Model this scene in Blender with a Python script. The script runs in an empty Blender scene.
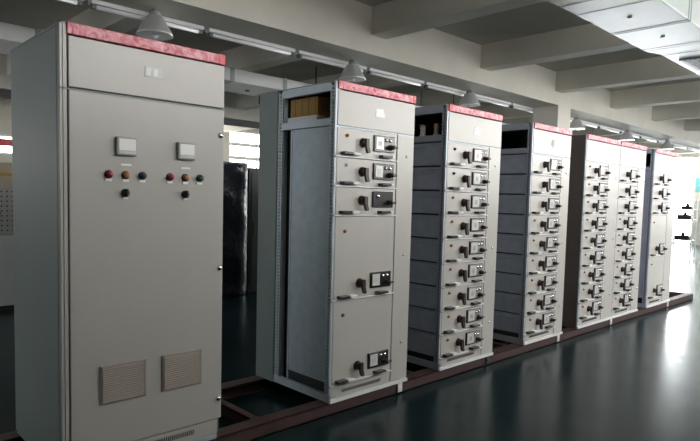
import bpy, bmesh, math, random
from mathutils import Vector, Matrix
random.seed(7)
C = bpy.context.scene.collection
RB = 0.085          # height of the steel base frame the cabinets stand on

# ------------------------------------------------------------------ materials
def mat(name, col, rough=0.5, metal=0.0, var=0.0, vscale=6.0, bump=0.0, bscale=200.0,
        spec=0.5, coat=0.0, stretch=None, rvar=0.0):
    m = bpy.data.materials.new(name); m.use_nodes = True
    nt = m.node_tree; n = nt.nodes; b = n['Principled BSDF']
    b.inputs['Base Color'].default_value = (*col, 1)
    b.inputs['Roughness'].default_value = rough
    b.inputs['Metallic'].default_value = metal
    b.inputs['Specular IOR Level'].default_value = spec
    b.inputs['Coat Weight'].default_value = coat
    tc = n.new('ShaderNodeTexCoord'); src = tc.outputs['Object']
    if stretch:
        mp = n.new('ShaderNodeMapping'); mp.inputs['Scale'].default_value = stretch
        nt.links.new(src, mp.inputs['Vector']); src = mp.outputs['Vector']
    if var or rvar:
        no = n.new('ShaderNodeTexNoise'); no.inputs['Scale'].default_value = vscale
        no.inputs['Detail'].default_value = 5
        nt.links.new(src, no.inputs['Vector'])
        if var:
            r = n.new('ShaderNodeValToRGB')
            r.color_ramp.elements[0].position = .3; r.color_ramp.elements[1].position = .7
            r.color_ramp.elements[0].color = (*[c*(1-var) for c in col], 1)
            r.color_ramp.elements[1].color = (*[min(1, c*(1+var)) for c in col], 1)
            nt.links.new(no.outputs['Fac'], r.inputs['Fac'])
            nt.links.new(r.outputs['Color'], b.inputs['Base Color'])
        if rvar:
            mr = n.new('ShaderNodeMapRange')
            mr.inputs['To Min'].default_value = max(0, rough-rvar); mr.inputs['To Max'].default_value = rough+rvar
            nt.links.new(no.outputs['Fac'], mr.inputs['Value'])
            nt.links.new(mr.outputs['Result'], b.inputs['Roughness'])
    if bump:
        nb = n.new('ShaderNodeTexNoise'); nb.inputs['Scale'].default_value = bscale
        nb.inputs['Detail'].default_value = 3
        nt.links.new(src, nb.inputs['Vector'])
        bp = n.new('ShaderNodeBump'); bp.inputs['Strength'].default_value = bump
        bp.inputs['Distance'].default_value = .01
        nt.links.new(nb.outputs['Fac'], bp.inputs['Height'])
        nt.links.new(bp.outputs['Normal'], b.inputs['Normal'])
    return m

def emit(name, col, s):
    m = bpy.data.materials.new(name); m.use_nodes = True
    nt = m.node_tree; nt.nodes.clear()
    e = nt.nodes.new('ShaderNodeEmission'); e.inputs['Color'].default_value = (*col, 1); e.inputs['Strength'].default_value = s
    o = nt.nodes.new('ShaderNodeOutputMaterial'); nt.links.new(e.outputs[0], o.inputs[0])
    return m

def film_mat():
    m = mat('red_film', (.52, .02, .06), .35)
    nt = m.node_tree; n = nt.nodes; b = n['Principled BSDF']
    tc = n.new('ShaderNodeTexCoord')
    no = n.new('ShaderNodeTexNoise'); no.inputs['Scale'].default_value = 16; no.inputs['Detail'].default_value = 6
    no.inputs['Distortion'].default_value = 1.5
    r = n.new('ShaderNodeValToRGB')
    r.color_ramp.elements[0].position = .38; r.color_ramp.elements[0].color = (.46, .03, .07, 1)
    r.color_ramp.elements[1].position = .72; r.color_ramp.elements[1].color = (.80, .40, .45, 1)  # pale pink streaks put the clear film's highlights into the colour
    nt.links.new(tc.outputs['Object'], no.inputs['Vector']); nt.links.new(no.outputs['Fac'], r.inputs['Fac'])
    nt.links.new(r.outputs['Color'], b.inputs['Base Color'])
    bp = n.new('ShaderNodeBump'); bp.inputs['Strength'].default_value = .5; bp.inputs['Distance'].default_value = .01
    nt.links.new(no.outputs['Fac'], bp.inputs['Height']); nt.links.new(bp.outputs['Normal'], b.inputs['Normal'])
    return m

M = dict(
    paint=mat('beige_powder_coat', (.445, .435, .41), .34, var=.02, vscale=3, bump=.04, bscale=500),
    side=mat('shaded_powder_coat', (.215, .255, .245), .45, var=.03, vscale=3),  # beige coat of the fronts darkened: side shade put into the colour
    galv=mat('galvanised_steel', (.44, .50, .56), .42, metal=.2, var=.08, vscale=14),
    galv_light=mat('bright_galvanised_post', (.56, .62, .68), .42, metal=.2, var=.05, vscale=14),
    blue_grey=mat('blue_grey_sheet', (.40, .41, .54), .45, metal=.1, var=.06),
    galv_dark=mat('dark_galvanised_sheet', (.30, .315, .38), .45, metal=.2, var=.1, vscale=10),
    brown_side=mat('brown_grey_sheet', (.12, .095, .088), .5, metal=.1, var=.06),
    inner_shade=mat('painted_inner_shade', (.03, .03, .034), .6),  # near-black colour stands in for shade in slots, holes and bays
    red=mat('red_paint', (.55, .01, .03), .35),
    film=film_mat(),
    black=mat('black_plastic', (.012, .011, .012), .32),
    maroon=mat('dark_maroon_plastic', (.026, .010, .010), .4),
    glass_dark=mat('meter_bezel', (.02, .02, .022), .25),
    meter_glare=mat('white_meter_glare', (.88, .89, .88), .2, coat=.8),  # white stands in for the window reflected in the meter glass
    shade_in=mat('painted_lit_inside', (.85, .87, .88), .4),  # whitish blue paints the lit look of the lamp shade's inside
    screen=mat('pale_meter_face', (.62, .64, .62), .25, coat=.6),
    bezel_grey=mat('grey_bezel', (.34, .34, .33), .4),
    bezel_mid=mat('mid_grey_bezel', (.22, .21, .215), .4),
    chrome=mat('chrome', (.75, .75, .75), .18, metal=1),
    white=mat('white_plastic', (.75, .75, .72), .4),
    white_steel=mat('white_painted_steel', (.72, .73, .74), .45),
    orange=mat('orange_lens', (.40, .16, .05), .3),
    redlens=mat('dark_red_lens', (.25, .012, .02), .3),
    green=mat('dark_green_lens', (.015, .06, .045), .3),
    blue=mat('dark_blue_lens', (.02, .03, .07), .3),
    vent=mat('brownish_vent_plastic', (.34, .30, .27), .6),
    sticker=mat('pale_sticker', (.78, .79, .8), .4),
    sticker_grey=mat('grey_sticker', (.5, .52, .52), .4),
    rail=mat('red_oxide_primer', (.052, .025, .024), .6, var=.2, vscale=9),
    carton=mat('brown_board', (.42, .25, .075), .75, var=.15, vscale=8, stretch=(10, 10, 1)),
    copper=mat('copper_bar', (.5, .24, .12), .35, metal=.8),
    ceramic=mat('grey_insulator', (.45, .43, .40), .35),
    concrete=mat('painted_concrete', (.68, .65, .585), .85, var=.05, vscale=2.5, bump=.06, bscale=40),
    slab=mat('grey_slab', (.47, .45, .41), .9, var=.08, vscale=2, bump=.06, bscale=40),
    wall=mat('cream_wall', (.60, .58, .50), .85, var=.05, vscale=1.5),
    wallgrey=mat('grey_dado', (.36, .36, .34), .8),
    dado=mat('dark_grey_wall', (.11, .11, .10), .8),
    teal=mat('teal_stripe', (.16, .42, .48), .7),
    duct=mat('pale_duct_sheet', (.30, .335, .335), .42, metal=.1, var=.06, vscale=3),
    duct_dark=mat('duct_seam', (.12, .14, .16), .5),
    grille=mat('dark_grille', (.06, .06, .07), .5),
    shade=mat('aluminium_shade', (.50, .51, .50), .4, metal=.4),
    bulb=mat('bulb_glass', (.8, .8, .8), .15),
    trunk_dark=mat('dark_trunking', (.09, .09, .09), .6),
    trunk=mat('trunking', (.30, .31, .33), .5),
    tube=mat('fluorescent_tube', (.86, .87, .87), .35),
    frame=mat('window_frame', (.6, .6, .58), .5),
    wrap=mat('black_stretch_film', (.006, .007, .014), .16, bump=.5, bscale=10, spec=.3),
    dark=mat('black_panel', (.012, .012, .014), .4),
    bench=mat('off_white_panel', (.50, .51, .51), .5, var=.03),
    bench2=mat('grey_panel', (.36, .36, .34), .5),
    boxcard=mat('tan_board', (.42, .36, .26), .8, var=.06),
)

def floor_mat():
    m = mat('teal_epoxy_floor', (.007, .018, .021), .24, spec=.13, var=.25, vscale=1.2, rvar=.07, bump=.25, bscale=3.5)
    m.node_tree.nodes['Principled BSDF'].inputs['Specular Tint'].default_value = (.70, .95, 1.0, 1)
    return m
M['floor'] = floor_mat()

# ------------------------------------------------------------------ mesh builder
class MB:
    def __init__(s): s.bm = bmesh.new(); s.mi = 0
    def _setmi(s, faces):
        for f in faces: f.material_index = s.mi
    def box(s, x0, x1, y0, y1, z0, z1, bev=0.0):
        r = bmesh.ops.create_cube(s.bm, size=1.0)
        vs = r['verts']
        for v in vs:
            v.co = Vector((x0 + (v.co.x+.5)*(x1-x0), y0 + (v.co.y+.5)*(y1-y0), z0 + (v.co.z+.5)*(z1-z0)))
        fs = list({f for v in vs for f in v.link_faces})
        s._setmi(fs)
        if bev:
            es = list({e for v in vs for e in v.link_edges})
            r2 = bmesh.ops.bevel(s.bm, geom=es, offset=bev, segments=2, profile=.5, affect='EDGES', clamp_overlap=True)
            s._setmi(r2['faces'])
        return s
    def lathe(s, prof, origin, axis='z', seg=20):
        # prof: list of (radius, height along the axis)
        o = Vector(origin)
        rings = []
        for r, h in prof:
            ring = []
            for k in range(seg):
                a = 2*math.pi*k/seg
                p = (r*math.cos(a), r*math.sin(a), h)
                if axis == 'y': p = (p[0], -p[2], p[1])      # height grows towards -y
                elif axis == 'x': p = (p[2], p[0], p[1])
                ring.append(s.bm.verts.new(o + Vector(p)))
            rings.append(ring)
        for a, b in zip(rings, rings[1:]):
            for k in range(seg):
                f = s.bm.faces.new((a[k], a[(k+1) % seg], b[(k+1) % seg], b[k])); f.material_index = s.mi; f.smooth = True
        for ring, (r, h) in ((rings[0], prof[0]), (rings[-1], prof[-1])):
            if r > 1e-5:
                try:
                    f = s.bm.faces.new(ring); f.material_index = s.mi
                except ValueError: pass
        return s
    def prism(s, pts, d0, d1, plane='xz'):
        # polygon pts in a plane extruded along the third axis from d0 to d1
        def P(p, d):
            return {'xz': (p[0], d, p[1]), 'xy': (p[0], p[1], d), 'yz': (d, p[0], p[1])}[plane]
        a = [s.bm.verts.new(P(p, d0)) for p in pts]; b = [s.bm.verts.new(P(p, d1)) for p in pts]
        n = len(pts); fs = [s.bm.faces.new(a), s.bm.faces.new(b)]
        for k in range(n): fs.append(s.bm.faces.new((a[k], a[(k+1) % n], b[(k+1) % n], b[k])))
        s._setmi(fs); return s
    def build(s, name, mats, parent=None, loc=None):
        bmesh.ops.recalc_face_normals(s.bm, faces=s.bm.faces[:])
        me = bpy.data.meshes.new(name); s.bm.to_mesh(me); s.bm.free()
        for m in (mats if isinstance(mats, (list, tuple)) else [mats]): me.materials.append(m)
        o = bpy.data.objects.new(name, me); C.objects.link(o)
        if loc: o.location = loc
        if parent: o.parent = parent
        return o

def tag(o, label, cat, group=None):
    o['label'] = label; o['category'] = cat
    if group: o['group'] = group
    return o
def thing(name, label, cat, loc=(0, 0, 0), group=None):
    o = bpy.data.objects.new(name, None); o.empty_display_size = .1; C.objects.link(o); o.location = loc
    return tag(o, label, cat, group)
def struct(o):
    o['kind'] = 'structure'; return o
def copy_tree(o, parent=None):
    c = o.copy(); C.objects.link(c)
    if parent is not None: c.parent = parent
    for ch in [k for k in o.children]: copy_tree(ch, c)
    return c
def part_label(o, l): o['label'] = l; return o

# ------------------------------------------------------------------ camera (fitted)
cam = bpy.data.cameras.new('camera'); co = bpy.data.objects.new('camera', cam); C.objects.link(co)
F, PPY = 585.202, 238.426
pitch, roll, yaw = .0684012, .0253994, .7680383
fw = Vector((math.sin(yaw)*math.cos(pitch), math.cos(yaw)*math.cos(pitch), -math.sin(pitch)))
rt = Vector((math.cos(yaw), -math.sin(yaw), 0)); up = rt.cross(fw)
r2 = rt*math.cos(roll) + up*math.sin(roll); u2 = -rt*math.sin(roll) + up*math.cos(roll)
mw = Matrix((r2, u2, -fw)).transposed().to_4x4(); mw.translation = Vector((-.99266, -2.92156, 1.417354+RB))
co.matrix_world = mw
cam.sensor_fit = 'HORIZONTAL'; cam.sensor_width = 36; cam.lens = F*36/700
cam.shift_y = (PPY-220.5)/700; cam.clip_start = .05; cam.clip_end = 200
bpy.context.scene.camera = co

# ------------------------------------------------------------------ room shell
XL, XR, YF, YB = -5.0, 25.0, -3.8, 12.0
ZS = 3.55+RB                     # underside of the slab
def shell(name, m, *b): 
    q = MB(); q.box(*b); return struct(q.build(name, m))
shell('floor', M['floor'], XL-.2, XR+.2, YF-.2, YB+.2, -.12, 0)
shell('ceiling', M['slab'], XL-.2, XR+.2, YF-.2, YB+.2, ZS, ZS+.15)
def holed_wall(name, m, axis, at0, at1, lo, hi, holes):
    """wall slab along one axis with rectangular openings (a0, a1, z0, z1) sorted along the axis"""
    q = MB()
    def bx(a0, a1, z0, z1):
        if a1-a0 < 1e-4 or z1-z0 < 1e-4: return
        if axis == 'x': q.box(a0, a1, at0, at1, z0, z1)
        else: q.box(at0, at1, a0, a1, z0, z1)
    c = lo
    for a0, a1, z0, z1 in holes:
        bx(c, a0, 0, ZS); bx(a0, a1, 0, z0); bx(a0, a1, z1, ZS); c = a1
    bx(c, hi, 0, ZS)
    return struct(q.build(name, m))
wn = [0]
def window(axis, at, a0, a1, z0, z1, nx, nz, em, d=.06, bar=.02):
    """framed glazing: a bright daylight pane with mullions"""
    wn[0] += 1
    q = MB(); t = .05
    def bx(p0, p1, z0_, z1_, th=d):
        if axis == 'x': q.box(p0, p1, at-th/2, at+th/2, z0_, z1_)
        else: q.box(at-th/2, at+th/2, p0, p1, z0_, z1_)
    bx(a0, a1, z0, z0+t); bx(a0, a1, z1-t, z1); bx(a0, a0+t, z0+t, z1-t); bx(a1-t, a1, z0+t, z1-t)
    for k in range(1, nx):
        c = a0+(a1-a0)*k/nx; bx(c-.02, c+.02, z0+t, z1-t, d*.8)
    for k in range(1, nz):
        c = z0+(z1-z0)*k/nz; bx(a0+t, a1-t, c-bar, c+bar, d*.6)
    w = struct(q.build('window_%d' % wn[0], M['frame']))
    q = MB()
    if axis == 'x': q.box(a0+t, a1-t, at-.004, at+.004, z0+t, z1-t)
    else: q.box(at-.004, at+.004, a0+t, a1-t, z0+t, z1-t)
    q.build('pane', em, w)
E_FRONT = [emit('daylight_front_%d' % k, (1.0, .99, .965), v) for k, v in enumerate((14.5, 13.5, 20, 7, 7))]
E_SIDE_FILL = emit('added_side_fill', (.85, .93, 1.0), 6)  # glow of the added left window
E_END = emit('daylight_end', (.93, .98, 1.0), 17.0)
E_DOOR = emit('daylight_end_door', (.93, .98, 1.0), 48.0)
E_BACK = emit('daylight_back', (1.0, .99, .95), 7)
fh = [(-3.9+4.3*k, -.5+4.3*k, 2.6 if k < 2 else 2.05, 3.5) for k in range(1, 7)]
fh = [h for h in fh if h[1] < XR-.2]
holed_wall('wall_front', M['dado'], 'x', YF-.15, YF, XL, XR, fh)
for k, h in enumerate(fh): window('x', YF-.07, *h, 4, 2, E_FRONT[min(k, 4)])
bh = [(-4.5+4.3*k, -.4+4.3*k, 2.28 if k < 2 else 2.22, 2.74 if k < 2 else 3.42) for k in range(6)]
holed_wall('wall_back', M['wall'], 'x', YB, YB+.15, XL, XR, bh)
for k, h in enumerate(bh): window('x', YB+.07, *h, 4, 1 if k < 2 else 3, E_BACK, bar=.05)
eh = [(-3.6, -.4, .95, 3.3), (-.2, 3.5, .95, 3.3), (4.40, 10.5, .02, 3.5)]
holed_wall('wall_right', M['wall'], 'y', XR, XR+.15, YF, YB, eh)
for k, h in enumerate(eh): window('y', XR+.07, *h, 4, 3, E_DOOR if k == 2 else E_END)
lh = [(3.2, 6.6, 1.6, 3.3)]
holed_wall('wall_left', M['wall'], 'y', XL-.15, XL, YF, YB, lh)
for h in lh: window('y', XL-.07, *h, 3, 2, E_SIDE_FILL)  # unseen window added to brighten the left-facing cabinet sides
shell('light_block_ledge', M['wall'], XL, 4.6, YF, -3.12, 2.48, 2.58)  # unseen ledge added to keep window light off the lower cabinet fronts
shell('trim_1', M['teal'], XR-.012, XR, 3.55, 4.36, 2.09, 2.64)
shell('trim_2', M['wallgrey'], XR-.014, XR, 3.55, 4.36, 0, 1.75)
# beams and columns
def beam(*b, m='concrete'):
    q = MB(); q.box(*b); return struct(q.build('ceiling_beam', M[m]))
beam(XL, XR, 1.75, 2.31, 3.03+RB, ZS)
beam(XL, XR, 7.8, 8.25, 3.03+RB, ZS)
for k in range(-2, 10):
    x = 3.77+2.15*k
    if x < XL or x > XR-.4: continue
    beam(x, x+.24, YF, 1.75, 3.24+RB, ZS)
    beam(x, x+.24, 2.31, 7.8, 3.24+RB, ZS)
    beam(x, x+.24, 8.25, YB, 3.24+RB, ZS)
for x, y in ((8.2, 1.75), (-.42, 7.8), (8.2, 7.8), (16.85, 7.8)):
    q = MB(); q.box(x, x+.45, y, y+.45, 0, 3.03+RB); struct(q.build('column', M['concrete']))

# ------------------------------------------------------------------ cabinet pieces
W = .6          # drawer width
def post_mesh(q, axis, a, x, z0, z1, w=.048, flip=1):
    """perforated post face built as a ladder of thin bars; axis 'y': the face lies in the plane x, running y=a..a+w"""
    step = .025; h = .014
    t = .003
    n = int((z1-z0)/step)
    def bx(a0, a1, c0, c1):
        if axis == 'y': q.box(x-t/2, x+t/2, a0, a1, c0, c1)
        else: q.box(a0, a1, x-t/2, x+t/2, c0, c1)
    e = w*.24
    bx(a, a+e, z0, z1); bx(a+w-e, a+w, z0, z1)
    for k in range(n+1):
        c = z0+k*step
        if c+step-h > z1: break
        bx(a+e, a+w-e, c, c+step-h)

def rotary(q, x, z, y=-.004, s=1.0):
    q.lathe([(.0, 0), (.034*s, 0), (.034*s, .010), (.027*s, .014), (.027*s, .030), (.022*s, .034), (0, .034)], (x, y, z), 'y', 18)
    # lever hanging down with a rounded tip
    pts = [(x-.014*s, z+.028*s), (x+.014*s, z+.028*s), (x+.017*s, z-.03*s), (x+.028*s, z-.062*s), (x+.022*s, z-.072*s),
           (x+.006*s, z-.072*s), (x-.002*s, z-.055*s), (x-.014*s, z-.02*s)]
    q.prism(pts, y-.030, y-.052, 'xz')

def make_drawer(parent, z0, z1, ind=None, style='a', screen=True):
    """one withdrawable unit, its face in local x .02..62; parent is the cabinet root"""
    x0, x1 = .02, .62
    q = MB(); q.box(x0, x1, -.002, .018, z0+.004, z1-.006, .004)
    q.box(x0+.01, x1-.01, .018, .40, z0+.012, z1-.014)
    d = q.build('drawer', M['paint'], parent)
    q = MB(); q.box(x0-.019, x1+.004, -.016, .016, z0-.005, z0+.004, .0015); q.build('shelf_edge', M['white_steel'], d)
    if ind:
        q = MB(); iz = z1-.055 if z1-z0 < .3 else z1-.11
        q.lathe([(0, 0), (.013, 0), (.013, .004), (.010, .006), (.009, .014), (.005, .018), (0, .018)], (.11, -.002, iz), 'y', 14)
        part_label(q.build('indicator_lamp', M[ind], d), 'small %s indicator lamp' % {'orange': 'orange', 'white': 'white', 'black': 'black'}[ind])
    q = MB(); rotary(q, .262, z0+.105); q.build('rotary_handle', M['maroon'], d)
    # meter panel
    q = MB()
    zb, zt = z0+.056, z0+.172
    q.box(.37, .585, -.014, 0, zb, zt, .004)
    q.build('meter_frame', M['glass_dark'], d)
    q = MB()
    if style == 'b':
        q.mi = 0; q.box(.378, .577, -.0165, -.013, zb+.008, zt-.008, .001)
        q.mi = 1; q.box(.384, .478, -.0185, -.016, zb+.014, zt-.014)
        q.mi = 2; q.box(.412, .450, -.0195, -.018, zb+.036, zt-.040)
        q.build('meter_face', [M['bezel_mid'], M['screen'], M['bezel_grey']], d)
    elif screen:
        q.mi = 0; q.box(.386, .462, -.018, -.013, zb+.018, zt-.014)
        q.mi = 1; q.box(.402, .446, -.0185, -.0175, zb+.040, zt-.040)
        q.build('meter_face', [M['screen'], M['sticker_grey']], d)
    q = MB()
    if screen:
        for bx_ in (.492, .536): q.lathe([(0, 0), (.013, 0), (.013, .006), (.009, .012), (0, .012)], (bx_, -.013, zt-.030), 'y', 12)
    else: q.lathe([(0, 0), (.016, 0), (.016, .006), (.010, .012), (0, .012)], (.42, -.013, zt-.034), 'y', 12)
    q.build('push_button', M['chrome'], d)
    q = MB(); q.lathe([(0, 0), (.020, 0), (.020, .016), (.015, .020), (.015, .044), (.011, .048), (0, .048)], (.535, -.012, zb+.036), 'y', 14)
    q.box(.530, .578, -.056, -.040, zb+.028, zb+.044, .004)
    q.build('trip_knob', M['maroon'], d)
    for a, b, wh in ((.05, .205, True), (.43, .548, False)):
        q = MB()
        q.mi = 0; q.box(a, a+(b-a)*(.58 if wh else .85), -.046, 0, z0+.014, z0+.032, .004)
        q.mi = 1; q.box(a+(b-a)*(.58 if wh else .85), b, -.050, 0, z0+.014, z0+.031, .004)
        q.build('pull_handle', [M['black'], M['white']], d)
    return d

def header(root, w, style):
    """red lintel, header panel and emblem"""
    q = MB(); q.box(.016, w-.004, -.012, .03, 2.146, 2.20, .004); l = q.build('lintel', M['film'], root)
    part_label(l, 'red lintel under crumpled clear film')
    ends = {'R': [w-.04], 'L': [.010], 'LR': [.010, w-.04], '': []}[style]
    for e in ends:
        q = MB(); q.box(e, e+.038, -.0135, .031, 2.1445, 2.2015, .003); part_label(q.build('lintel_end', M['red'], l), 'bare bright red end of lintel')
    q = MB(); q.box(.02, w, -.004, .016, 1.906, 2.14, .004); return q.build('header_panel', M['paint'], root)

def base_sill(root, w):
    q = MB(); q.box(.0, w, -.016, .03, .001, .026, .002); q.build('bottom_sill', M['white_steel'], root)
    q = MB(); q.mi = 0; q.box(.02, .62, 0, .016, .028, .112, .002)
    q.mi = 1
    for k in range(40): q.box(.12+k*.010, .125+k*.010, -.0015, .002, .055, .078)
    q.build('vent_panel', [M['paint'], M['inner_shade']], root)

def cable_door(root, w):
    q = MB(); q.box(.628, w, -.003, .017, .030, 1.898, .004)
    d = q.build('cable_door', M['paint'], root)
    for z in (.32, 1.0, 1.74):
        q = MB(); q.lathe([(0, 0), (.011, 0), (.011, .004), (.006, .010), (0, .010)], (w-.085, -.003, z), 'y', 12)
        q.build('door_lock', M['chrome'], d)

def carcass(root, w, D, left, sidem):
    """outer shell: right side, back, roof, floor plate"""
    q = MB()
    q.box(w-.004, w-.001, .02, D, .03, 2.19); q.box(.006, w-.004, D-.004, D, .03, 2.19)
    q.box(.002, w-.002, .0, D, 2.19, 2.2); q.box(.004, w-.004, .03, D, .002, .02)
    q.build('carcass', M['side'], root)

# ------------------------------------------------------------------ the row of switchgear
def make_mcc(label, x, w, drawers, side, lintel_style, emblem, screen3=True, style='b', brk='white_steel', group=None, D=.85):
    root = thing('switchgear_cabinet', label, 'electrical cabinet', (x, 0, RB))
    carcass(root, w, D, side, None)
    h = header(root, w, lintel_style)
    for i, (z0, z1, ind, st, sc) in enumerate(drawers): make_drawer(root, z0, z1, ind, st, sc)
    cable_door(root, w); base_sill(root, w)
    # front edge rails of the frame
    q = MB(); q.box(0, .016, 0, .02, .026, 2.2); q.box(.0, w, .002, .018, 1.896, 1.905); q.build('front_frame', M['galv'], root)
    if emblem == 'patch':
        q = MB(); q.box(.385, .465, -.0065, -.003, 2.0, 2.06); q.box(.445, .475, -.0068, -.003, 2.0, 2.035); q.build('emblem', M['sticker'], h)
    elif emblem == 'triangle':
        q = MB(); q.prism([(.37, 1.99), (.47, 1.99), (.455, 2.03), (.42, 2.065), (.385, 2.03)], -.0065, -.003, 'xz'); q.build('emblem', M['sticker'], h)
    elif emblem == 'round':
        q = MB(); q.lathe([(0, 0), (.042, 0), (.042, .003), (.030, .003), (.030, .0015), (.018, .0015), (.018, .003), (0, .003)], (.42, -.004, 2.03), 'y', 20)
        q.build('emblem', M['sticker_grey'], h)
    return root

nine = lambda inds, st='b': [(1.9-.2*(k+1), 1.9-.2*k, inds[k], st, True) for k in range(9)]

# --- cabinet with the two meters (nearest)
R1 = thing('control_cabinet', 'nearest tall beige control cabinet with two meters, coloured lamps and one big door', 'electrical cabinet', (-.062, 0, RB))
w1 = .872
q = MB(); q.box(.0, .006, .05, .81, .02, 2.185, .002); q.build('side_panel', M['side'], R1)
q = MB(); q.mi = 1; q.box(.0, .010, .0, .014, .0, 2.2); q.box(.014, .030, -.0, .014, .0, 2.19); q.mi = 0; q.box(.001, .03, .014, .045, 0, 2.2)
q.box(.0, w1, .0, .03, 1.893, 1.900); q.box(0, w1, 0, .05, 2.19, 2.2)
q.build('corner_post', [M['side'], M['paint']], R1)
q = MB(); q.box(w1-.004, w1-.001, .02, .81, .03, 2.19); q.box(.006, w1-.004, .806, .81, .03, 2.19)
q.box(.0, w1-.002, .03, .81, 2.186, 2.196); q.box(.006, w1-.004, .03, .806, .002, .02); q.build('carcass', M['side'], R1)
q = MB(); q.box(.03, w1-.002, -.012, .03, 2.146, 2.20, .004); l = part_label(q.build('lintel', M['film'], R1), 'red lintel under crumpled clear film')
q = MB(); q.box(w1-.042, w1, -.0135, .031, 2.1445, 2.2015, .003); part_label(q.build('lintel_end', M['red'], l), 'bare bright red end of lintel')
q = MB(); q.box(.036, w1, -.006, .014, 1.905, 2.14, .004); h = q.build('header_panel', M['paint'], R1)
q = MB(); q.mi = 0; q.box(.405, .502, -.0085, -.005, 2.008, 2.062); q.mi = 1; q.box(.411, .436, -.0092, -.008, 2.017, 2.055); q.box(.452, .474, -.0092, -.008, 2.017, 2.055)
q.build('emblem', [M['sticker_grey'], M['white_steel']], h)
q = MB(); q.box(.036, w1, -.006, .016, .118, 1.892, .005); door = q.build('door', M['paint'], R1)
def px(v): return v+.062            # measured x -> local x
for a, b in ((.191, .295), (.518, .622)):
    q = MB(); zc = 1.648; q.mi = 0
    q.box(px(a), px(b), -.030, -.005, zc-.046, zc+.046, .005)
    q.mi = 1; q.box(px(a)+.010, px(b)-.010, -.0325, -.029, zc-.022, zc+.036, .001)
    q.mi = 2; q.box(px(a)+.010, px(b)-.010, -.0322, -.029, zc-.038, zc-.024, .001)
    q.build('panel_meter', [M['bezel_grey'], M['meter_glare'], M['sticker_grey']], door)
    q = MB(); c = px((a+b)/2+.002); q.box(c-.028, c+.028, -.0085, -.005, 1.552, 1.562); q.build('name_strip', M['sticker'], door)
for xs, cols in (((.158, .243, .33), ('redlens', 'orange', 'blue')), ((.481, .571, .657), ('redlens', 'orange', 'green'))):
    for xx, cc in zip(xs, cols):
        q = MB(); q.mi = 1
        q.lathe([(0, 0), (.021, 0), (.021, .006), (.017, .008), (0, .008)], (px(xx), -.006, 1.506), 'y', 18)
        q.mi = 0
        q.lathe([(.016, .007), (.016, .022), (.012, .027), (0, .028)], (px(xx), -.006, 1.506), 'y', 18)
        q.mi = 2; q.box(px(xx)-.016, px(xx)+.016, -.010, -.005, 1.472, 1.484)
        part_label(q.build('push_button', [M[cc], M['black'], M['sticker']], door), {'redlens': 'dark red', 'orange': 'orange', 'blue': 'dark blue', 'green': 'dark green'}[cc]+' push button')
for xx in (.241, .570):
    q = MB(); q.mi = 0
    q.lathe([(0, 0), (.021, 0), (.021, .008), (.016, .012), (.016, .022), (0, .022)], (px(xx), -.006, 1.416), 'y', 18)
    q.box(px(xx)-.005, px(xx)+.005, -.040, -.02, 1.398, 1.436, .002)
    q.mi = 1; q.box(px(xx)-.012, px(xx)+.012, -.0095, -.005, 1.386, 1.394)
    q.build('selector_switch', [M['black'], M['sticker']], door)
for a, b in ((.111, .355), (.438, .680)):
    q = MB(); z0, z1 = .349, .551
    q.box(px(a), px(b), -.014, -.005, z0, z1, .004)
    q.box(px(a)+.010, px(a)+.016, -.020, -.013, z0+.01, z1-.01); q.box(px(b)-.016, px(b)-.010, -.020, -.013, z0+.01, z1-.01)
    n = 15
    for k in range(n):
        zz = z0+.012+k*(z1-z0-.024)/n
        q.prism([(-.013, zz+.0095), (-.013, zz), (-.020, zz), (-.0205, zz+.002)], px(a)+.015, px(b)-.015, 'yz')
    q.build('louvre_vent', M['vent'], door)
for z in (.236, 1.0, 1.752):
    q = MB(); q.lathe([(0, 0), (.016, 0), (.016, .005), (.009, .012), (0, .012)], (w1-.022, -.006, z), 'y', 12); q.build('door_lock', M['chrome'], door)
q = MB(); q.mi = 0; q.box(.036, w1-.02, .0, .016, .030, .112, .003); q.mi = 1
for k in range(34): q.box(.28+k*.0125, .286+k*.0125, -.0015, .002, .062, .088)
q.build('vent_panel', [M['paint'], M['inner_shade']], R1)
q = MB(); q.box(.03, w1-.03, -.010, .03, .001, .028, .003); q.build('bottom_sill', M['galv'], R1)

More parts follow.
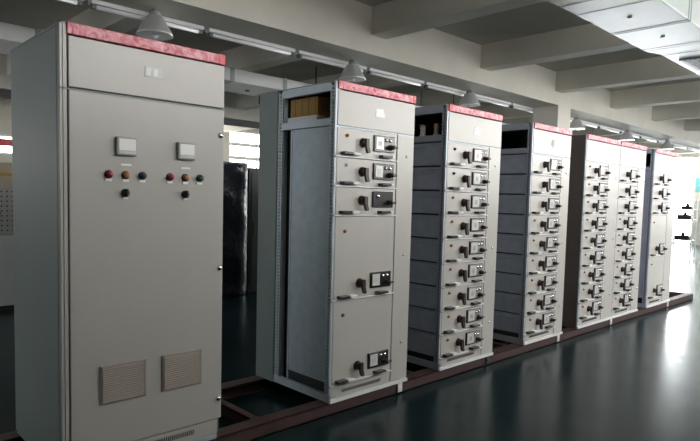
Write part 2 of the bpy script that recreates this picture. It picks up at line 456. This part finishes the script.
# --- second cabinet: open skeleton side, three small and two large units
R2 = make_mcc('second tall cabinet, bluish perforated open side, three small drawers over two large units', 1.665, .815,
              [(1.7, 1.9, 'orange', 'a', True), (1.5, 1.7, 'white', 'a', True), (1.3, 1.5, None, 'a', False),
               (.715, 1.3, 'orange', 'a', True), (.12, .715, 'orange', 'a', True)], 'open', 'R', 'patch')
def open_side(root, w, bay='box', post='galv', sheet='galv', plates=None, D=.85):
    # perforated posts
    for a in (.002, .575):
        q = MB(); post_mesh(q, 'y', a, .0, .03, 2.18)
        q.box(.012, .05, a+.001, a+.004, .03, 2.18); q.box(.012, .05, a+.044, a+.047, .03, 2.18);
        q.mi = 1; q.box(.020, .024, a+.004, a+.044, .03, 2.18)  # dark backing sheet paints the shade behind the post holes
        q.build('perforated_post', [M[post], M['inner_shade']], root)
    for b in ((-.002, .03, .05, .575, 2.135, 2.19), (-.002, .03, .05, .575, 1.905, 1.955), (-.002, .03, .0, .63, .003, .055)):
        q = MB(); q.box(*b); q.build('side_rail', M[post], root)
    if plates:
        for k in range(9):
            z1 = 1.9-.2*k; q = MB()
            q.box(.004, .008, .052, .574, z1-.192, z1-.030, .001); q.box(.010, .022, .052, .574, z1-.026, z1-.006)
            q.prism([(.052, z1-.050), (.574, z1-.050), (.574, z1-.044), (.052, z1-.044)], .000, .004, 'yz')
            q.build('compartment_plate', M[sheet], root)
    else:
        q = MB(); q.box(.006, .010, .05, .472, .135, 1.9); q.box(.0, .010, .462, .476, .06, 1.9); q.build('side_sheet', M[sheet], root)
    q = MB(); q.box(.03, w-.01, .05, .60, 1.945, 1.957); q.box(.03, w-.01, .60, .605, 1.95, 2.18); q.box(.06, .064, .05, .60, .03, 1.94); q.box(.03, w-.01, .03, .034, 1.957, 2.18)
    q.build('bay_shade_sheets', M['inner_shade'], root)  # near-black sheets put the shade of bay and side gap into colour
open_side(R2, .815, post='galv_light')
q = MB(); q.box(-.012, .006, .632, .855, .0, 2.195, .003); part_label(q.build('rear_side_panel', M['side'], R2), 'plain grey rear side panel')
q = MB(); q.box(-.016, -.008, .850, .864, 2.12, 2.185); part_label(q.build('panel_clip', M['black'], R2), 'small black clip on rear corner')
q = MB(); q.box(.04, .36, .235, .535, 1.995, 2.125, .004)
for k in range(4): q.box(.034, .041, .25+.075*k, .30+.075*k, 2.002, 2.118, .002)
part_label(q.build('busbar_block', M['carton'], R2), 'yellow brown busbar support block')
q = MB(); q.box(.02, .36, .22, .545, 1.958, 1.993, .003); q.build('block_tray', M['white_steel'], R2)

def insulators(root):
    for yy in (.18, .33, .46):
        q = MB(); q.lathe([(0, 0), (.030, 0), (.030, .02), (.020, .03), (.028, .045), (.020, .06), (.028, .075), (.018, .095), (0, .095)], (.10, yy, 1.958), 'z', 16)
        q.build('insulator', M['ceramic'], root)
    q = MB(); q.box(.08, .70, .15, .20, 2.055, 2.065); q.box(.08, .70, .31, .36, 2.055, 2.065); q.build('busbar', M['copper'], root)

# --- third and fourth cabinets: nine drawers each
R3 = make_mcc('third tall cabinet from the left, nine equal drawers and pale triangular emblem', 2.891, .813,
              nine(['black', 'black'] + ['orange']*7), 'plates', 'L', 'triangle', brk='black')
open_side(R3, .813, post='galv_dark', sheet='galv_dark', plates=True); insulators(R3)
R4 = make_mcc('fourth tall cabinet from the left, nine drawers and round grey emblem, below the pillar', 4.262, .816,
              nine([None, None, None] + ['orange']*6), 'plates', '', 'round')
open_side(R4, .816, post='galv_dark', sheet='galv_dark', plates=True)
# --- fifth and sixth stand side by side
R5 = make_mcc('fifth tall cabinet from the left, brown solid side panel and nine drawers', 5.453, .928,
              nine(['orange']*9), 'solid', '', None)
q = MB(); q.box(-.002, .004, .012, .85, .003, 2.19, .001); part_label(q.build('side_panel', M['brown_side'], R5), 'dark brown side panel')
R6 = make_mcc('sixth tall cabinet, touching the right side of the brown sided one, nine drawers', 6.383, .865,
              nine([None]*3 + ['orange']*6), 'solid', '', None)
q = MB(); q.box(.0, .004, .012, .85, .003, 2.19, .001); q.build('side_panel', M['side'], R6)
# --- last one in the row
R7 = make_mcc('last cabinet of the row, blue grey side, three small drawers over two large units', 7.567, .933,
              [(1.7, 1.9, None, 'b', True), (1.5, 1.7, None, 'b', True), (1.3, 1.5, None, 'b', True),
               (.715, 1.3, 'orange', 'b', True), (.12, .715, 'orange', 'b', True)], 'plates', '', None)
open_side(R7, .933, post='blue_grey', sheet='blue_grey')
# --- a see-through rack far beyond the row, against the bright end glazing
R8 = thing('storage_rack', 'distant pale open rack before the bright glazing, beyond the end of the row', 'rack', (17.0, 2.14, 0))
for xx, yy in ((0, 0), (0, .56), (.4, 0), (.4, .56)):
    q = MB(); q.box(xx, xx+.03, yy, yy+.03, 0, 1.75); q.build('post', M['white'], R8)
for zz in (.58, 1.16, 1.44):
    q = MB(); q.box(.0, .43, .0, .59, zz-.02, zz, .003); q.build('shelf', M['white'], R8)
for yy, zz, n, sc_ in ((.08, .58, 'box', 1.25), (.06, 1.16, 'box', 1.2), (.06, 1.44, 'box', .9)):
    q = MB(); q.box(.05, .3, 0, .3*sc_, 0, .10*sc_, .02); q.lathe([(0, 0), (.05, 0), (.04, .10), (0, .10)], (.17, .15*sc_, .10*sc_-.01), 'z', 12)
    tag(q.build('motor_unit', M['black'], None, (17.0, 2.14+yy, zz+.001)), 'small black unit lying on the %s shelf of the distant rack' % {.58: 'lowest', 1.16: 'middle', 1.44: 'topmost'}[zz], 'machine part')

# ------------------------------------------------------------------ base frame of channel steel
B = thing('channel_base_frame', 'long red oxide channel steel frame on the floor under the cabinet row', 'base frame', (0, 0, 0))
def channel_x(x0, x1, y, s):     # web at y, flanges growing to y+s*.09
    q = MB(); q.box(x0, x1, min(y, y+s*.008), max(y, y+s*.008), 0, RB)
    q.box(x0, x1, min(y, y+s*.11), max(y, y+s*.11), RB-.008, RB-.0005); q.box(x0, x1, min(y, y+s*.11), max(y, y+s*.11), 0, .008); return q
channel_x(-.9, 9.68, .0, 1).build('front_rail', M['rail'], B)
channel_x(-.9, 9.68, .85, -1).build('rear_rail', M['rail'], B)
for x in (-.9, 1.1, 2.65, 4.1, 5.25, 7.4, 9.62):
    q = MB(); q.box(x, x+.008, .11, .74, 0, RB-.001); q.box(x, x+.06, .11, .74, RB-.009, RB-.001); q.box(x, x+.06, .11, .74, 0, .008)
    q.build('cross_member', M['rail'], B)
for x, m in ((2.375, 'white_steel'), (3.60, 'black'), (4.97, 'white_steel'), (6.36, 'white_steel'), (8.42, 'white_steel')):
    q = MB(); q.box(x, x+.05, -.012, -.001, .014, RB-.002, .002)
    q.lathe([(0, 0), (.009, 0), (.009, .006), (0, .006)], (x+.025, -.012, .045), 'y', 8)
    part_label(q.build('fixing_bracket', M[m], B), ('black' if m == 'black' else 'white')+' fixing bracket')

# ------------------------------------------------------------------ overhead: battens, lamps, ducts
zb = 3.03+RB
b0 = None
for k in range(17):
    x = -1.36+1.115*k+.03
    if b0 is None:
        b0 = thing('fluorescent_batten', 'unlit white fluorescent batten in the long row under the ceiling beam', 'light fitting', (x, 2.262, zb), 'fluorescent battens under the ceiling beam')
        q = MB(); q.box(0, 1.06, -.038, .038, -.034, .002, .003); q.build('channel', M['white_steel'], b0)
        q = MB(); q.lathe([(0, .05), (.019, .05), (.019, 1.01), (0, 1.01)], (0, -.010, -.054), 'x', 12); q.build('tube', M['tube'], b0)
        for e in (.012, 1.012):
            q = MB(); q.box(e, e+.036, -.026, .026, -.072, -.033, .003); q.build('tube_holder', M['duct_dark'], b0)
    else:
        c = copy_tree(b0); c.location = (x, 2.262, zb)

lamp_lab = ['conical metal pendant lamp above the nearest control cabinet', 'conical metal pendant lamp above the left end of second cabinet',
            'conical metal pendant lamp just above the third cabinet', 'conical metal pendant lamp just right of the concrete pillar',
            'conical metal pendant lamp above the sixth cabinet', 'farthest conical metal pendant lamp, above the last cabinet of the row']
l0 = None
LAMPX = (1.40, 3.83, 6.19, 9.62, 12.0, 14.5)
for lab, x in zip(lamp_lab, LAMPX):
    loc = (x, 2.10, zb-.055)
    if l0 is None:
        l0 = thing('pendant_lamp', lab, 'lamp', loc, 'conical pendant lamps along the beam')
        q = MB(); q.lathe([(.154, -.170), (.158, -.170), (.152, -.150), (.075, -.012), (.062, 0), (0, 0)], (0, 0, 0), 'z', 28)
        q.mi = 1; q.lathe([(.0, -.010), (.066, -.016), (.147, -.154), (.1535, -.1702)], (0, 0, 0), 'z', 28)
        q.build('shade', [M['shade'], M['shade_in']], l0)
        q = MB(); q.lathe([(0, 0), (.05, 0), (.05, .05), (.03, .065), (.022, .068), (.022, .0755), (.0, .0755)], (0, 0, -.02), 'z', 14); q.build('stem', M['trunk'], l0)
        q = MB(); q.lathe([(0, -.19), (.03, -.178), (.045, -.14), (.04, -.10), (.025, -.06), (.02, -.02), (0, -.02)], (0, 0, 0), 'z', 16); q.build('bulb', M['bulb'], l0)
    else:
        c = copy_tree(l0); c.location = loc; c['label'] = lab

# near duct (top right of the photo)
D1 = thing('ventilation_duct', 'large pale sheet metal duct hanging over the aisle at upper right', 'duct', (0, 0, 2.9+RB))
q = MB(); q.box(2.3, 5.02, -1.335, -.725, 0, .32, .01); q.box(2.3, 2.9, -1.335, -.725, .30, ZS-2.9-RB-.001); q.prism([(5.02, -1.335), (5.02, -.725), (5.22, -.79), (5.22, -1.335)], .0, .32, 'xy')
q.box(5.22, 18, -1.335, -.79, 0, .32, .01); q.build('duct_body', M['duct'], D1)
for x in (2.62, 3.26, 3.53, 4.20, 4.25, 4.93, 5.28, 6.9, 8.6, 10.3, 12, 13.8):
    y1 = -.72 if x < 5 else -.775
    q = MB(); q.box(x, x+.022, -1.3365, y1-.0035, -.0012, .3212); q.build('flange', M['duct_dark'], D1)
q = MB()
q.mi = 0; q.box(5.55, 6.15, -1.22, -.86, -.012, .0, .003); q.mi = 1
for k in range(7): q.box(5.58, 6.12, -1.19+.045*k, -1.165+.045*k, -.016, -.011)
q.build('air_grille', [M['duct_dark'], M['grille']], D1)
for x in (3.854, 4.595):
    q = MB(); q.lathe([(0, -.006), (.016, -.006), (.020, 0), (0, 0)], (x, -1.02, 0), 'z', 12); q.build('test_plug', M['grille'], D1)
for x in (3.6, 6.9, 10.9, 14.5):
    q = MB()
    q.box(x, x+.02, -1.30, -.83, .319, .328)
    for y in (-1.29, -.84): q.box(x, x+.02, y-.006, y+.006, .32, ZS-2.9-RB)
    q.build('hanger', M['duct_dark'], D1)
# flat duct further back, behind the row
D2 = thing('ventilation_duct', 'flat white duct crossing the hall behind the first two cabinets', 'duct', (0, 0, 2.9+RB))
q = MB(); q.box(-4.6, 20, 3.75, 4.47, 0, .168, .008); q.build('duct_body', M['white_steel'], D2)
for x in (-3.2, -1.2, .9, 3.22, 4.08, 5.5, 7.6, 9.7, 11.8, 13.9, 16):
    q = MB(); q.box(x, x+.06, 3.742, 4.478, -.006, .174, .002); q.build('flange', M['duct'], D2)
q = MB(); q.lathe([(0, -.014), (.03, -.014), (.035, 0), (0, 0)], (3.75, 4.15, 0), 'z', 12); q.build('test_plug', M['grille'], D2)
for x in (-2.6, 5.3, 8, 11, 14, 17):
    q = MB()
    for y in (3.72, 4.50): q.box(x, x+.02, y-.006, y+.006, -.01, ZS-2.9-RB)
    q.box(x, x+.02, 3.714, 4.506, -.024, -.0065); q.build('hanger', M['duct_dark'], D2)
# dark lighting trunk below the far beam
q = MB(); q.box(-4.5, 20, 7.86, 8.0, 2.93+RB, 3.03+RB-.001, .004); q.box(-4.5, 20, 7.90, 7.96, 2.90+RB, 2.94+RB)
tag(q.build('cable_trunking', M['trunk_dark']), 'dark cable trunking under the far beam, between first and second cabinets', 'trunking')

# ------------------------------------------------------------------ things in the hall behind
WR = thing('wrapped_cabinet', 'cabinet wrapped in glossy black film on the floor behind the first gap', 'electrical cabinet', (3.30, 4.5, 0))
q = MB()
q.box(.02, .73, .02, .78, .06, 1.97, .012); q.build('cabinet_body', M['dark'], WR)
bm = bmesh.new(); bmesh.ops.create_grid(bm, x_segments=26, y_segments=54, size=.5)
q = MB(); q.bm.free(); q.bm = bm
rnd = random.Random(3)
for v in bm.verts:
    a, b = v.co.x+.5, v.co.y+.5
    k = a*4                          # go round: front, right side etc.
    z = .02+b*1.97
    j = .006*math.sin(9*z+4*k)+rnd.uniform(-.004, .004)
    if k <= 1: p = (k*.75, -j, z)
    elif k <= 2: p = (.75+j, (k-1)*.8, z)
    elif k <= 3: p = (.75-(k-2)*.75, .8+j, z)
    else: p = (-j, .8-(k-3)*.8, z)
    v.co = Vector(p)
for f in bm.faces: f.smooth = True
q.build('stretch_film', M['wrap'], WR)
q = MB(); q.box(0, .78, 0, .8, .0, 1.93, .01); q.box(.04, .74, -.014, 0, .12, 1.86, .004)
d = tag(q.build('dark_cabinet', M['dark'], None, (4.12, 4.62, 0)), 'plain black cabinet on the floor right of the film wrapped one', 'electrical cabinet')
q = MB(); q.box(.08, .10, -.03, -.01, .9, 1.1, .003); q.build('door_handle', M['maroon'], d)

ME = thing('machine_enclosure', 'pale grey machine enclosure at the left edge, behind the nearest cabinet', 'machine', (-.75, 5.2, 0))
q = MB(); q.box(0, 2.2, 0, .9, .06, .94, .01); q.build('lower_housing', M['bench'], ME)
q = MB(); q.mi = 0; q.box(.03, 2.17, .03, .85, .945, 1.54, .008); q.mi = 1
for i in range(34):
    for j in range(9): q.box(.10+.06*i, .118+.06*i, .027, .032, .99+.06*j, 1.008+.06*j)
q.build('perforated_panel', [M['bench2'], M['inner_shade']], ME)
q = MB()
for xx in (1.55, 1.80, 1.95): q.box(xx, xx+.10, -.01, .03, 1.20, 1.225, .003)
q.build('latch', M['black'], ME)
q = MB(); q.box(.04, 2.16, .04, .8, 0, .058); q.build('plinth', M['dark'], ME)
q = MB(); q.box(0, 1.3, 0, .6, 0, .30, .006); q.mi = 1; q.box(.02, 1.28, -.001, .001, .13, .17)
tag(q.build('carton', [M['boxcard'], M['carton']], None, (.0, 5.4, 1.541)), 'long tan carton lying on top of the grey machine enclosure', 'box')
q = MB(); q.box(-3.5, 3.2, 7.784, 7.792, 2.14+RB-.02, 2.23+RB)
ban = q.build('banner', M['red'])
q = MB()
for x in (-3.4, -.2, 3.1): q.box(x, x+.012, 7.785, 7.791, 2.23+RB, zb+.02)
q.build('cord', M['black'], ban)
tag(ban, 'narrow red banner strung across the hall at the far left', 'banner')

# ------------------------------------------------------------------ world and view
w = bpy.data.worlds.new('world'); bpy.context.scene.world = w; w.use_nodes = True
w.node_tree.nodes['Background'].inputs['Color'].default_value = (.7, .8, 1, 1)
w.node_tree.nodes['Background'].inputs['Strength'].default_value = 1.0
sc = bpy.context.scene
sc.view_settings.view_transform = 'Standard'; sc.view_settings.look = 'None'
sc.view_settings.gamma = 1; sc.view_settings.use_curve_mapping = False
sc.view_settings.exposure = 0.0
sc.cycles.use_denoising = True
sc.cycles.max_bounces = 8; sc.cycles.diffuse_bounces = 5
sc.cycles.sample_clamp_indirect = 8
